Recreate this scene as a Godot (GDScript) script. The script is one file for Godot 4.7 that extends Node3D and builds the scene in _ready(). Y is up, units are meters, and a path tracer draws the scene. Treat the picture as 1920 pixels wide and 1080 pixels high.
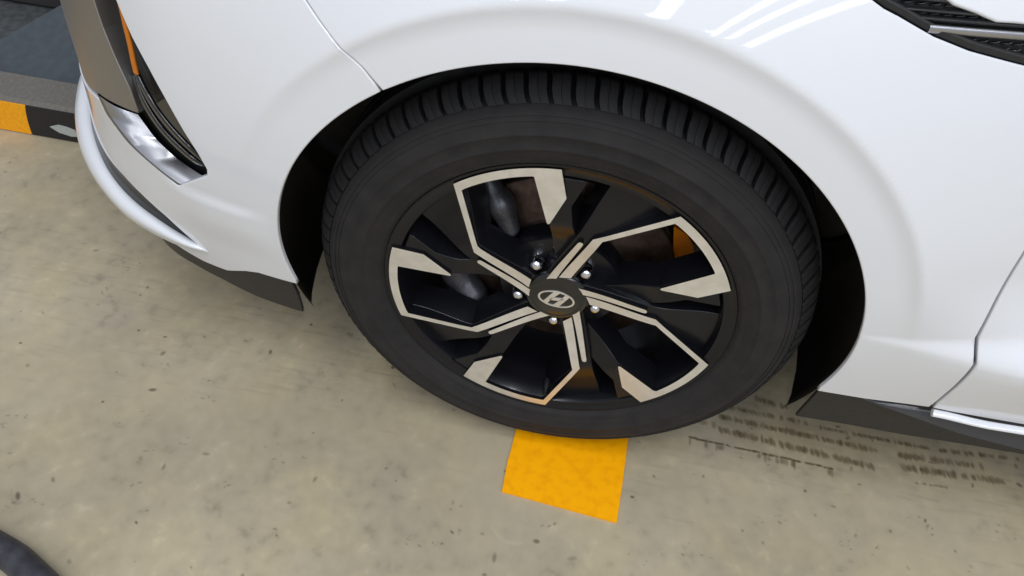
extends Node3D
# A white car's front corner on a workshop floor. x runs to the car's rear, y is up, z points out of the car's left side.
const WHEEL_Y := 0.328

var mats := {}
var plan_x := PackedFloat32Array()
var plan_z := PackedFloat32Array()
var v_tab := PackedFloat32Array()
var w_tab := PackedFloat32Array()

func _ready() -> void:
	_camera_and_light()
	_make_materials()
	_make_tables()
	_floor()
	_car()
	_floor_things()

# ------------------------------------------------------------------ camera, light
func _camera_and_light() -> void:
	var cam := Camera3D.new()
	cam.name = "camera"
	cam.fov = 39.124
	cam.near = 0.02
	cam.far = 100.0
	var right := Vector3(0.98031584, 0.06705951, -0.18569832)
	var up := Vector3(-0.18134367, 0.67775286, -0.71257669)
	var fwd := Vector3(-0.07807253, -0.73222543, -0.67657269)
	cam.transform = Transform3D(Basis(right, up, -fwd).orthonormalized(), Vector3(0.0238024, 1.125088, 0.719017))
	add_child(cam)
	cam.current = true
	var env := Environment.new()
	env.background_mode = Environment.BG_COLOR
	env.background_color = Color(0.79, 0.81, 0.86)
	env.background_energy_multiplier = 0.72
	env.tonemap_mode = Environment.TONE_MAPPER_LINEAR
	env.tonemap_exposure = 1.0
	env.sdfgi_enabled = true
	env.ssao_enabled = true
	env.ssil_enabled = true
	var we := WorldEnvironment.new()
	we.name = "environment"
	we.environment = env
	add_child(we)
	# rows of strip lamps under the hall's roof
	var k := 0
	for row in [[-3.6, 9.0], [-1.9, 9.0], [1.3, 9.0], [3.3, 9.0], [4.0, 9.0], [5.1, 9.0], [-0.8, 1.6], [1.4, 1.6]]:
		_ceiling_lamp(Vector3(row[0], 4.5, row[1]), 12.0 if row[1] > 5.0 else 2.4, 0.5 if k == 2 or k == 5 else 0.24, k)
		k += 1

func _ceiling_lamp(at: Vector3, long: float, wide: float, k: int) -> void:
	var lamp := Node3D.new()
	lamp.name = "ceiling_lamp" if k == 0 else "ceiling_lamp_%03d" % k
	lamp.position = at
	add_child(lamp)
	if long > 5.0:
		tag(lamp, "long white strip lamp in a row under the roof, facing the car's side", "lamp", "long strip lamps under the roof")
	else:
		tag(lamp, "short white strip lamp hung under the roof near the car", "lamp", "short strip lamps above the car")
	var hs := BoxMesh.new()
	hs.size = Vector3(wide + 0.06, 0.06, long + 0.1)
	var housing := MeshInstance3D.new()
	housing.name = "lamp_housing"
	housing.mesh = hs
	var hm := StandardMaterial3D.new()
	hm.albedo_color = Color(0.75, 0.75, 0.74)
	hm.roughness = 0.6
	housing.material_override = hm
	housing.position.y = 0.04
	lamp.add_child(housing)
	var ds := BoxMesh.new()
	ds.size = Vector3(wide, 0.015, long)
	var diffuser := MeshInstance3D.new()
	diffuser.name = "lamp_tube"
	diffuser.mesh = ds
	var dm := StandardMaterial3D.new()
	dm.albedo_color = Color(0.9, 0.9, 0.9)
	dm.emission_enabled = true
	dm.emission = Color(0.96, 0.98, 1.0)
	dm.emission_energy_multiplier = 1.0
	diffuser.material_override = dm
	lamp.add_child(diffuser)
	var l := AreaLight3D.new()
	l.name = "lamp_light"
	l.area_size = Vector2(wide, long)
	l.area_normalize_energy = true
	l.light_energy = 9.5 if long > 5.0 else 6.0
	l.light_color = Color(0.95, 0.97, 1.0)
	l.shadow_enabled = true
	l.position.y = -0.02
	l.rotation.x = -PI / 2.0
	lamp.add_child(l)

# ------------------------------------------------------------------ helpers
func tag(o: Node, label: String, category: String, group := "") -> void:
	o.set_meta("label", label)
	o.set_meta("category", category)
	if group != "":
		o.set_meta("group", group)

func put(st: SurfaceTool, called: String, m: Material, parent: Node) -> MeshInstance3D:
	var o := MeshInstance3D.new()
	o.name = called
	o.mesh = faced(st)
	o.material_override = m
	parent.add_child(o, true)
	return o

# every triangle wound so that its front is the side its normals point to
func faced(st: SurfaceTool) -> ArrayMesh:
	var arr := st.commit_to_arrays()
	var p: PackedVector3Array = arr[Mesh.ARRAY_VERTEX]
	var n: PackedVector3Array = arr[Mesh.ARRAY_NORMAL]
	var uv: PackedVector2Array = arr[Mesh.ARRAY_TEX_UV]
	for i in range(0, p.size(), 3):
		if (p[i + 1] - p[i]).cross(p[i + 2] - p[i]).dot(n[i] + n[i + 1] + n[i + 2]) > 0.0:
			var a := p[i + 1]
			p[i + 1] = p[i + 2]
			p[i + 2] = a
			a = n[i + 1]
			n[i + 1] = n[i + 2]
			n[i + 2] = a
			var b := uv[i + 1]
			uv[i + 1] = uv[i + 2]
			uv[i + 2] = b
	arr[Mesh.ARRAY_VERTEX] = p
	arr[Mesh.ARRAY_NORMAL] = n
	arr[Mesh.ARRAY_TEX_UV] = uv
	var mesh := ArrayMesh.new()
	mesh.add_surface_from_arrays(Mesh.PRIMITIVE_TRIANGLES, arr)
	return mesh

func begin() -> SurfaceTool:
	var st := SurfaceTool.new()
	st.begin(Mesh.PRIMITIVE_TRIANGLES)
	return st

func vtx(st: SurfaceTool, p: Vector3, n: Vector3) -> void:
	st.set_normal(n)
	st.set_uv(Vector2(p.x, p.y))
	st.add_vertex(p)

func smoothed(a: PackedFloat32Array, times: int, w: int) -> PackedFloat32Array:
	for t in times:
		var b := PackedFloat32Array()
		b.resize(a.size())
		for i in a.size():
			var s := 0.0
			for j in range(i - w, i + w + 1):
				if j < 0:
					s += 2.0 * a[0] - a[mini(-j, a.size() - 1)]
				elif j >= a.size():
					s += 2.0 * a[a.size() - 1] - a[2 * a.size() - 2 - j]
				else:
					s += a[j]
			b[i] = s / (2 * w + 1)
		a = b
	return a

func knots(k: Array, x: float) -> float:
	if x <= k[0][0]:
		return k[0][1]
	for i in range(1, k.size()):
		if x <= k[i][0]:
			return lerpf(k[i - 1][1], k[i][1], (x - k[i - 1][0]) / (k[i][0] - k[i - 1][0]))
	return k[k.size() - 1][1]

func look(t: PackedFloat32Array, s: float) -> float:
	s = clampf(s, 0.0, t.size() - 1.001)
	var i := int(s)
	return t[i] + (t[i + 1] - t[i]) * (s - i)

func ss(a: float, b: float, x: float) -> float:
	return smoothstep(a, b, x) if a < b else 1.0 - smoothstep(b, a, x)

# plan of the car's side (x, z), nose first, and how the side leans in with height
func _make_tables() -> void:
	var pts := [[-0.875, -0.75], [-0.865, -0.55], [-0.845, -0.38], [-0.812, -0.26], [-0.765, -0.17], [-0.70, -0.098], [-0.62, -0.047], [-0.52, -0.008], [-0.40, 0.018], [-0.25, 0.030], [0.0, 0.032], [0.3, 0.031], [0.55, 0.026], [0.8, 0.016], [1.1, -0.002]]
	var p := []
	for a in pts:
		p.append(Vector2(a[0], a[1]))
	p.push_front(p[0] * 2.0 - p[1])
	p.append(p[p.size() - 1] * 2.0 - p[p.size() - 2])
	var line := PackedVector2Array()
	for i in range(1, p.size() - 2):
		for k in 40:
			line.append((p[i] as Vector2).cubic_interpolate(p[i + 1], p[i - 1], p[i + 2], k / 40.0))
	line.append(p[p.size() - 2])
	# Catmull-Rom by hand, so that the curve is the one the outlines were measured on
	line.clear()
	for i in range(1, p.size() - 2):
		for k in 40:
			var s := k / 40.0
			var a: Vector2 = p[i - 1]
			var b: Vector2 = p[i]
			var c: Vector2 = p[i + 1]
			var d: Vector2 = p[i + 2]
			line.append(0.5 * (2.0 * b + (c - a) * s + (2.0 * a - 5.0 * b + 4.0 * c - d) * s * s + (3.0 * b - a - 3.0 * c + d) * s * s * s))
	line.append(p[p.size() - 2])
	var along := PackedFloat32Array([0.0])
	var zero := 0
	for i in range(1, line.size()):
		along.append(along[i - 1] + line[i].distance_to(line[i - 1]))
		if absf(line[i].x) < absf(line[zero].x):
			zero = i
	var shift := along[zero]
	var j := 0
	for n in 571:
		var u := -1.75 + 0.005 * n + shift
		while j < along.size() - 2 and along[j + 1] < u:
			j += 1
		var t := clampf((u - along[j]) / (along[j + 1] - along[j]), 0.0, 1.0)
		plan_x.append(lerpf(line[j].x, line[j + 1].x, t))
		plan_z.append(lerpf(line[j].y, line[j + 1].y, t))
	plan_x = smoothed(plan_x, 2, 6)
	plan_z = smoothed(plan_z, 2, 6)
	var vp := [[0.05, -0.075], [0.15, -0.052], [0.25, -0.032], [0.35, -0.014], [0.45, -0.003], [0.55, 0.001], [0.65, 0.0], [0.72, -0.003], [0.80, -0.012], [0.88, -0.034], [0.95, -0.08], [1.02, -0.15]]
	var wp := [[0.0, 0.0], [0.30, 0.0], [0.35, -0.004], [0.40, -0.018], [0.45, -0.027], [0.50, -0.032], [0.55, -0.035], [0.65, -0.045], [0.8, -0.07], [1.0, -0.11]]
	for n in 213:
		v_tab.append(knots(vp, n * 0.005))
		w_tab.append(knots(wp, n * 0.005))
	v_tab = smoothed(v_tab, 3, 5)
	w_tab = smoothed(w_tab, 3, 4)

# a point of the car's side: u along the plan (0 over the wheel's centre), height y, off outwards
func side(u: float, y: float, off := 0.0) -> Vector3:
	var s := (u + 1.75) / 0.005
	var x := look(plan_x, s)
	var z := look(plan_z, s)
	var tx := look(plan_x, s + 1.2) - look(plan_x, s - 1.2)
	var tz := look(plan_z, s + 1.2) - look(plan_z, s - 1.2)
	var n := sqrt(tx * tx + tz * tz)
	var o := look(v_tab, y / 0.005) + look(w_tab, y / 0.005) * ss(-0.45, -0.82, u) + off
	return Vector3(x - tz / n * o, y, z + tx / n * o)

# the painted skin: the side with its pressed lines
func skin(u: float, y: float, off := 0.0) -> Vector3:
	var r := Vector2(u, y - WHEEL_Y).length()
	var d := off
	# step round the arch: a crisp brow outside, a hollow running down to the flat band inside
	var brow := ss(-0.50, -0.16, u) * ss(0.36, 0.52, y)
	var h := clampf((r - 0.409) / 0.024, 0.0, 1.2)
	d += brow * (0.0042 * (h * h if h < 0.92 else 0.8464 + 0.07 * ss(0.92, 1.2, h)) - 0.30 * maxf(0.0, r - 0.436))
	# the sill line pressed into fender and door
	if u > 0.30:
		var top := 0.400 + maxf(0.0, u - 0.38) * 0.19
		var bot := 0.398 - maxf(0.0, u - 0.38) * 0.06
		d += 0.020 * ss(0.34, 0.66, u) * ss(top + 0.002, bot - 0.002, y) * clampf((y - 0.262) / 0.123, 0.0, 1.0)
	# soft ridge on the bumper's flank
	if u < -0.36:
		d += 0.004 * ss(-0.37, -0.43, u) * ss(-0.58, -0.48, u) * ss(0.416, 0.394, y) * ss(0.30, 0.37, y)
	return side(u, y, d)

# a polygon in two parameters laid on a surface f: exact outline, fine cells inside
func sheet(st: SurfaceTool, poly: PackedVector2Array, cell: float, f: Callable, flip := false, e := 0.0015) -> void:
	var lo := poly[0]
	var hi := poly[0]
	for q in poly:
		lo = lo.min(q)
		hi = hi.max(q)
	var nx := int(ceil((hi.x - lo.x) / cell)) + 1
	var ny := int(ceil((hi.y - lo.y) / cell)) + 1
	var edge := PackedByteArray()
	edge.resize(nx * ny)
	for i in poly.size():
		var a := poly[i]
		var b := poly[(i + 1) % poly.size()]
		var steps := int(a.distance_to(b) / cell * 6.0) + 1
		for k in steps + 1:
			var q := (a.lerp(b, float(k) / steps) - lo) / cell
			edge[clampi(int(q.x), 0, nx - 1) * ny + clampi(int(q.y), 0, ny - 1)] = 1
	var cache := {}
	var at := func(q: Vector2) -> Array:
		var p: Vector3 = f.call(q)
		var du: Vector3 = f.call(q + Vector2(e, 0)) - f.call(q - Vector2(e, 0))
		var dv: Vector3 = f.call(q + Vector2(0, e)) - f.call(q - Vector2(0, e))
		var n := du.cross(dv).normalized()
		return [p, -n if flip else n]
	var corner := func(i: int, j: int) -> Array:
		var key := i * 100000 + j
		if not cache.has(key):
			cache[key] = at.call(lo + Vector2(i, j) * cell)
		return cache[key]
	for i in nx:
		for j in ny:
			var c0 := lo + Vector2(i, j) * cell
			if edge[i * ny + j] == 0:
				if Geometry2D.is_point_in_polygon(c0 + Vector2(cell, cell) * 0.5, poly):
					var a: Array = corner.call(i, j)
					var b: Array = corner.call(i + 1, j)
					var c: Array = corner.call(i + 1, j + 1)
					var d: Array = corner.call(i, j + 1)
					for v in [a, c, b, a, d, c]:
						vtx(st, v[0], v[1])
			else:
				var box := PackedVector2Array([c0, c0 + Vector2(cell, 0), c0 + Vector2(cell, cell), c0 + Vector2(0, cell)])
				for piece in Geometry2D.intersect_polygons(box, poly):
					var tri := Geometry2D.triangulate_polygon(piece)
					for k in range(0, tri.size(), 3):
						var v0: Vector2 = piece[tri[k]]
						var v1: Vector2 = piece[tri[k + 1]]
						var v2: Vector2 = piece[tri[k + 2]]
						if absf((v1 - v0).cross(v2 - v0)) < 1e-10:
							continue
						if (v1 - v0).cross(v2 - v0) > 0.0:
							var t := v1
							v1 = v2
							v2 = t
						for q in [v0, v1, v2]:
							var g: Array = at.call(q)
							vtx(st, g[0], g[1])

func dense(poly: PackedVector2Array, step: float, closed := true) -> PackedVector2Array:
	var out := PackedVector2Array()
	var n := poly.size() if closed else poly.size() - 1
	for i in n:
		var a := poly[i]
		var b := poly[(i + 1) % poly.size()]
		var k := maxi(1, int(ceil(a.distance_to(b) / step)))
		for j in k:
			out.append(a.lerp(b, float(j) / k))
	if not closed:
		out.append(poly[poly.size() - 1])
	return out

func biggest(polys: Array) -> PackedVector2Array:
	var best := PackedVector2Array()
	var size := -1.0
	for q in polys:
		var a := 0.0
		for i in q.size():
			a += (q[i] as Vector2).cross(q[(i + 1) % q.size()])
		if absf(a) > size:
			size = absf(a)
			best = q
	return best

# a sheet with a rounded edge and a flange turned in: what a body panel is
func panel(st: SurfaceTool, poly: PackedVector2Array, cell: float, f: Callable, r: float, deep: float) -> void:
	var inner := biggest(Geometry2D.offset_polygon(poly, -r))
	sheet(st, inner, cell, f, false, 0.003)
	rim_strip(st, inner, f, r, deep, 0.012)

func rim_strip(st: SurfaceTool, loop: PackedVector2Array, f: Callable, r: float, deep: float, step: float, draft := 0.0) -> void:
	var line := dense(loop, step)
	if Geometry2D.is_polygon_clockwise(line):
		line.reverse()
	var n := line.size()
	var rows := []
	var e := 0.0015
	for i in n:
		var q := line[i]
		var t := (line[(i + 1) % n] - line[(i + n - 1) % n]).normalized()
		var out2 := Vector2(t.y, -t.x)
		var p: Vector3 = f.call(q)
		var du: Vector3 = (f.call(q + Vector2(e, 0)) - f.call(q - Vector2(e, 0))) / (2.0 * e)
		var dv: Vector3 = (f.call(q + Vector2(0, e)) - f.call(q - Vector2(0, e))) / (2.0 * e)
		var nn := du.cross(dv).normalized()
		var o := du * out2.x + dv * out2.y
		o = (o - nn * o.dot(nn)).normalized()
		var row := []
		for k in 5:
			var a := k * PI / 8.0
			row.append([p + o * r * sin(a) - nn * r * (1.0 - cos(a)), nn * cos(a) + o * sin(a)])
		row.append([p + o * r - nn * r, (o * deep + nn * draft).normalized()])
		row.append([p + o * (r + draft) - nn * (r + deep), (o * deep + nn * draft).normalized()])
		rows.append(row)
	for i in n:
		var a: Array = rows[i]
		var b: Array = rows[(i + 1) % n]
		for k in a.size() - 1:
			for v in [a[k], b[k + 1], b[k], a[k], a[k + 1], b[k + 1]]:
				vtx(st, v[0], v[1])

# a flat outline given thickness: front at front(q), back at z = back
func slab(st: SurfaceTool, poly: PackedVector2Array, cell: float, front: Callable, back: float, with_face := true) -> void:
	if with_face:
		sheet(st, poly, cell, front)
	var line := dense(poly, 0.012)
	if Geometry2D.is_polygon_clockwise(line):
		line.reverse()
	for i in line.size():
		var a := line[i]
		var b := line[(i + 1) % line.size()]
		var n2 := Vector2(b.y - a.y, a.x - b.x).normalized()
		var nn := Vector3(n2.x, n2.y, 0.0)
		var a0: Vector3 = front.call(a)
		var b0: Vector3 = front.call(b)
		var a1 := Vector3(a.x, a.y, back)
		var b1 := Vector3(b.x, b.y, back)
		for v in [a0, b1, b0, a0, a1, b1]:
			vtx(st, v, nn)

# profile of [r, z] turned about the z axis, from angle a0 to a1; normals point to the side that the profile's left is on
func lathe(st: SurfaceTool, prof: Array, seg: int, a0 := 0.0, a1 := TAU, sharp := 0.6) -> void:
	var m := prof.size()
	var seg_n := []
	for i in m - 1:
		var d := Vector2(prof[i + 1][0] - prof[i][0], prof[i + 1][1] - prof[i][1])
		seg_n.append(Vector2(-d.y, d.x).normalized())
	for i in m - 1:
		var n0: Vector2 = seg_n[i]
		var n1: Vector2 = seg_n[i]
		if i > 0 and (seg_n[i - 1] as Vector2).dot(seg_n[i]) > sharp:
			n0 = ((seg_n[i - 1] as Vector2) + seg_n[i]).normalized()
		if i < m - 2 and (seg_n[i + 1] as Vector2).dot(seg_n[i]) > sharp:
			n1 = ((seg_n[i + 1] as Vector2) + seg_n[i]).normalized()
		for k in seg:
			var t0 := lerpf(a0, a1, float(k) / seg)
			var t1 := lerpf(a0, a1, float(k + 1) / seg)
			var q := []
			for w in [[i, t0, n0], [i, t1, n0], [i + 1, t1, n1], [i + 1, t0, n1]]:
				var c := cos(w[1])
				var s := sin(w[1])
				var pr: Array = prof[w[0]]
				var nn: Vector2 = w[2]
				q.append([Vector3(pr[0] * c, pr[0] * s, pr[1]), Vector3(nn.x * c, nn.x * s, nn.y)])
			for v in [q[0], q[2], q[1], q[0], q[3], q[2]]:
				vtx(st, v[0], v[1])

# a ring of cross-sections joined: sections[i][k] are points; smooth across both ways
func loft(st: SurfaceTool, sections: Array, closed := false) -> void:
	var n := sections.size()
	var m: int = sections[0].size()
	var nor := []
	for i in n:
		var row := []
		for k in m:
			var du: Vector3 = sections[mini(i + 1, n - 1)][k] - sections[maxi(i - 1, 0)][k]
			var k0 := (k + m - 1) % m if closed else maxi(k - 1, 0)
			var k1 := (k + 1) % m if closed else mini(k + 1, m - 1)
			var dv: Vector3 = sections[i][k1] - sections[i][k0]
			row.append(du.cross(dv).normalized())
		nor.append(row)
	for i in n - 1:
		for k in (m if closed else m - 1):
			var k1 := (k + 1) % m
			for w in [[i, k], [i + 1, k1], [i + 1, k], [i, k], [i, k1], [i + 1, k1]]:
				vtx(st, sections[w[0]][w[1]], nor[w[0]][w[1]])

# a bar with rounded section along points
func bar(st: SurfaceTool, path: Array, wide: float, high: float, up_dir: Vector3, sides := 10) -> void:
	var secs := []
	for i in path.size():
		var t: Vector3 = (path[mini(i + 1, path.size() - 1)] - path[maxi(i - 1, 0)]).normalized()
		var s := t.cross(up_dir).normalized()
		var w := s.cross(t).normalized()
		var row := []
		for k in sides:
			var a := TAU * k / sides
			var c := cos(a)
			var d := sin(a)
			row.append(path[i] + s * signf(c) * pow(absf(c), 0.6) * wide * 0.5 + w * signf(d) * pow(absf(d), 0.6) * high * 0.5)
		secs.append(row)
	loft(st, secs, true)
	for end in [0, secs.size() - 1]:
		var row: Array = secs[end]
		var mid := Vector3.ZERO
		for q in row:
			mid += q / float(sides)
		var nn: Vector3 = (path[0] - path[1]).normalized() if end == 0 else (path[path.size() - 1] - path[path.size() - 2]).normalized()
		for k in sides:
			for v in [mid, row[k], row[(k + 1) % sides]]:
				vtx(st, v, nn)

func box(st: SurfaceTool, lo: Vector3, hi: Vector3, c := 0.0) -> void:
	# a box with chamfered edges along x
	var prof := [Vector2(lo.z + c, lo.y), Vector2(hi.z - c, lo.y), Vector2(hi.z, lo.y + c), Vector2(hi.z, hi.y - c), Vector2(hi.z - c, hi.y), Vector2(lo.z + c, hi.y), Vector2(lo.z, hi.y - c), Vector2(lo.z, lo.y + c)]
	var m := prof.size()
	for k in m:
		var a: Vector2 = prof[k]
		var b: Vector2 = prof[(k + 1) % m]
		if a.distance_to(b) < 1e-6:
			continue
		var d := (b - a).normalized()
		var n := Vector3(0, -d.x, d.y)
		var q := [Vector3(lo.x, a.y, a.x), Vector3(hi.x, a.y, a.x), Vector3(hi.x, b.y, b.x), Vector3(lo.x, b.y, b.x)]
		for v in [0, 2, 1, 0, 3, 2]:
			vtx(st, q[v], n)
	for x in [lo.x, hi.x]:
		var n := Vector3(-1 if x == lo.x else 1, 0, 0)
		for k in range(1, m - 1):
			for w in [prof[0], prof[k], prof[k + 1]]:
				vtx(st, Vector3(x, w.y, w.x), n)

# ------------------------------------------------------------------ materials
func std(albedo: Color, rough: float, metal := 0.0) -> StandardMaterial3D:
	var m := StandardMaterial3D.new()
	m.albedo_color = albedo
	m.roughness = rough
	m.metallic = metal
	return m

func noise_tex(rng_seed: int, freq: float, c0: Color, c1: Color, size := 512, lo := 0.3, hi := 0.7, octaves := 4) -> ImageTexture:
	var n := FastNoiseLite.new()
	n.seed = rng_seed
	n.frequency = freq
	n.fractal_octaves = octaves
	var src := n.get_seamless_image(size, size)
	var data := src.get_data()
	var out := PackedByteArray()
	out.resize(size * size * 3)
	for i in size * size:
		var t := clampf((data[i] / 255.0 - lo) / (hi - lo), 0.0, 1.0)
		out[i * 3] = int(255.0 * lerpf(c0.r, c1.r, t))
		out[i * 3 + 1] = int(255.0 * lerpf(c0.g, c1.g, t))
		out[i * 3 + 2] = int(255.0 * lerpf(c0.b, c1.b, t))
	return ImageTexture.create_from_image(Image.create_from_data(size, size, false, Image.FORMAT_RGB8, out))

func tri(m: StandardMaterial3D, t: Texture2D, per_metre: float) -> StandardMaterial3D:
	m.albedo_texture = t
	m.uv1_triplanar = true
	m.uv1_scale = Vector3.ONE * per_metre
	return m

func _make_materials() -> void:
	var paint := std(Color(0.895, 0.90, 0.91), 0.42)
	paint.clearcoat_enabled = true
	paint.clearcoat = 1.0
	paint.clearcoat_roughness = 0.03
	mats.paint = paint
	var gloss := std(Color(0.035, 0.034, 0.036), 0.16)
	gloss.clearcoat_enabled = true
	gloss.clearcoat = 0.6
	gloss.clearcoat_roughness = 0.05
	mats.gloss = gloss
	mats.spoke = std(Color(0.07, 0.07, 0.085), 0.26)
	mats.spoke.metallic_specular = 0.4
	mats.spoke.clearcoat_enabled = true
	mats.spoke.clearcoat = 0.1
	mats.spoke.clearcoat_roughness = 0.12
	mats.silver = tri(std(Color(1, 1, 1), 0.46, 1.0), noise_tex(11, 0.02, Color(0.955, 0.95, 0.94), Color(0.995, 0.99, 0.985), 256), 6.0)
	mats.satin = std(Color(0.72, 0.72, 0.73), 0.28, 1.0)
	mats.satin_rough = std(Color(0.66, 0.65, 0.64), 0.42, 1.0)
	mats.chrome = std(Color(0.88, 0.88, 0.90), 0.12, 1.0)
	mats.tyre = tri(std(Color(1, 1, 1), 0.82), noise_tex(5, 0.015, Color(0.085, 0.078, 0.080), Color(0.140, 0.125, 0.121), 512, 0.2, 0.8, 6), 2.5)
	mats.tyre.heightmap_enabled = true
	mats.tyre.heightmap_texture = noise_tex(55, 0.06, Color(0, 0, 0), Color(1, 1, 1), 512, 0.1, 0.9, 5)
	mats.tyre.heightmap_scale = 0.05
	mats.tread = tri(std(Color(1, 1, 1), 0.7), noise_tex(6, 0.03, Color(0.045, 0.045, 0.05), Color(0.095, 0.092, 0.098), 256, 0.3, 0.7, 4), 5.0)  # darker than the sidewall: shade under the arch put into the tread's colour
	mats.liner = std(Color(0.025, 0.025, 0.028), 0.16)
	mats.dark = std(Color(0.035, 0.035, 0.038), 0.6)
	mats.trim = tri(std(Color(1, 1, 1), 0.5), noise_tex(8, 0.05, Color(0.115, 0.112, 0.112), Color(0.145, 0.14, 0.14), 256), 6.0)
	mats.facet = std(Color(0.25, 0.25, 0.26), 0.14)  # paler than the sill: the facet's sheen is put into its grey
	mats.trim_gloss = std(Color(0.13, 0.13, 0.135), 0.18)
	mats.disc = tri(std(Color(1, 1, 1), 0.5, 0.7), noise_tex(9, 0.03, Color(0.26, 0.20, 0.17), Color(0.38, 0.31, 0.27), 256), 5.0)
	mats.cast = tri(std(Color(1, 1, 1), 0.36, 0.6), noise_tex(10, 0.12, Color(0.28, 0.28, 0.30), Color(0.36, 0.36, 0.38), 256), 8.0)
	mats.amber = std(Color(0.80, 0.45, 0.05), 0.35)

# ------------------------------------------------------------------ floor
func _floor() -> void:
	var size := 2048
	var span := 3.0
	var layers := []
	for a in [[21, 0.003, 4], [22, 0.011, 5], [23, 0.040, 5], [24, 0.006, 4]]:
		var n := FastNoiseLite.new()
		n.seed = a[0]
		n.frequency = a[1]
		n.fractal_octaves = a[2]
		layers.append(n.get_seamless_image(size, size).get_data())
	var l0: PackedByteArray = layers[0]
	var l1: PackedByteArray = layers[1]
	var l2: PackedByteArray = layers[2]
	var l3: PackedByteArray = layers[3]
	var out := PackedByteArray()
	out.resize(size * size * 3)
	for i in size * size:
		var a := (l0[i] - 128) / 128.0
		var b := (l1[i] - 128) / 128.0
		var c := (l2[i] - 128) / 128.0
		var d := (l3[i] - 128) / 128.0
		var v := 1.0 + 0.065 * a + 0.05 * b + 0.045 * c
		if c < -0.38 and b < 0.05:
			v += (c + 0.38) * (0.09 - 0.2 * b)
		elif c > 0.36 and b > -0.1:
			v += (c - 0.36) * 0.14
		var warm := 0.022 * d + 0.015 * b
		out[i * 3] = clampi(int(172.0 * v), 0, 255)
		out[i * 3 + 1] = clampi(int(159.5 * v * (1.0 - warm * 0.25)), 0, 255)
		out[i * 3 + 2] = clampi(int(132.0 * v * (1.0 - warm * 1.6)), 0, 255)
	var plain := Image.create_from_data(size, size, false, Image.FORMAT_RGB8, out)
	var rng := RandomNumberGenerator.new()
	rng.seed = 77
	# small pits and grit stuck in the coating
	for k in 900:
		var x := rng.randi_range(6, size - 7)
		var y := rng.randi_range(6, size - 7)
		var r := rng.randf_range(0.7, 2.3)
		smudge(plain, x, y, r * rng.randf_range(0.8, 2.6), r, rng.randf() * TAU, Color(0.27, 0.23, 0.17), rng.randf_range(0.2, 0.75))
	for k in 2600:
		var x := rng.randi_range(4, size - 5)
		var y := rng.randi_range(4, size - 5)
		# specks gather where the coating is worn
		if l1[y * size + x] > 118 + rng.randi_range(-40, 40):
			continue
		var n := rng.randi_range(1, 4)
		for j in n:
			smudge(plain, x + rng.randi_range(-7, 7), y + rng.randi_range(-5, 5), rng.randf_range(0.6, 2.6), rng.randf_range(0.5, 1.2), rng.randf_range(-0.8, 0.8), Color(0.31, 0.265, 0.20), rng.randf_range(0.12, 0.5))
	# pale and dark scuffs from shoes and wheels
	for k in 60:
		var c := Vector2(rng.randf_range(60, size - 60), rng.randf_range(60, size - 60))
		var rad := rng.randf_range(14, 70)
		var a := rng.randf() * TAU
		var col := Color(0.80, 0.76, 0.64) if rng.randf() < 0.5 else Color(0.42, 0.37, 0.29)
		for s in int(rng.randf_range(8, 24)):
			var q := c + Vector2.from_angle(a + s * 0.07) * rad
			smudge(plain, int(q.x), int(q.y), 4.0, rng.randf_range(1.2, 3.2), a + s * 0.07 + PI / 2, col, rng.randf_range(0.03, 0.10))
	var marked: Image = plain.duplicate()
	# prints left by tyre tread: rows of short dark dabs (world x0, z0, x1, z1, width, how dense, comb teeth)
	for m in [[0.243, -0.064, 0.486, -0.057, 0.004, 1.0, 1], [0.601, -0.061, 0.677, -0.065, 0.005, 0.7, 0], [0.301, -0.091, 0.552, -0.076, 0.015, 1.0, 0], [0.598, -0.086, 0.765, -0.097, 0.015, 1.0, 0], [0.300, -0.117, 0.562, -0.109, 0.013, 1.0, 0], [0.597, -0.109, 0.741, -0.119, 0.014, 0.9, 0], [0.355, -0.170, 0.416, -0.163, 0.012, 0.8, 0], [0.468, -0.135, 0.651, -0.135, 0.009, 0.9, 0], [0.667, -0.135, 0.799, -0.148, 0.010, 0.9, 0], [0.30, -0.140, 0.45, -0.138, 0.011, 0.8, 0], [0.25, -0.100, 0.30, -0.098, 0.013, 0.7, 0], [0.80, -0.11, 1.25, -0.14, 0.014, 0.6, 0], [0.82, -0.085, 1.25, -0.11, 0.012, 0.6, 0], [-0.36, -0.14, -0.23, -0.12, 0.012, 0.35, 0]]:
		var p0 := Vector2(m[0], m[1])
		var p1 := Vector2(m[2], m[3])
		var n := int(p0.distance_to(p1) / 0.0042)
		for k in n:
			if rng.randf() > 0.82 * m[5]:
				continue
			var q := p0.lerp(p1, (k + rng.randf() * 0.6) / n)
			var px := Vector2((q.x + 1.7) / span, (q.y + 1.6) / span) * size
			var w: float = m[4] / span * size
			var strong: float = rng.randf_range(0.30, 0.62) * m[5]
			smudge(marked, int(px.x), int(px.y), rng.randf_range(1.4, 3.0), w * rng.randf_range(0.35, 0.6), rng.randf_range(-0.5, 0.1), Color(0.33, 0.28, 0.19), strong)
			if m[6] == 1:
				smudge(marked, int(px.x), int(px.y), 2.4, rng.randf_range(0.9, 1.8), 0.0, Color(0.28, 0.24, 0.16), rng.randf_range(0.15, 0.55))
				if rng.randf() < 0.24:
					smudge(marked, int(px.x), int(px.y) + 5, rng.randf_range(1.2, 2.4), rng.randf_range(3.0, 7.0), 0.0, Color(0.28, 0.24, 0.16), rng.randf_range(0.25, 0.5))
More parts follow.
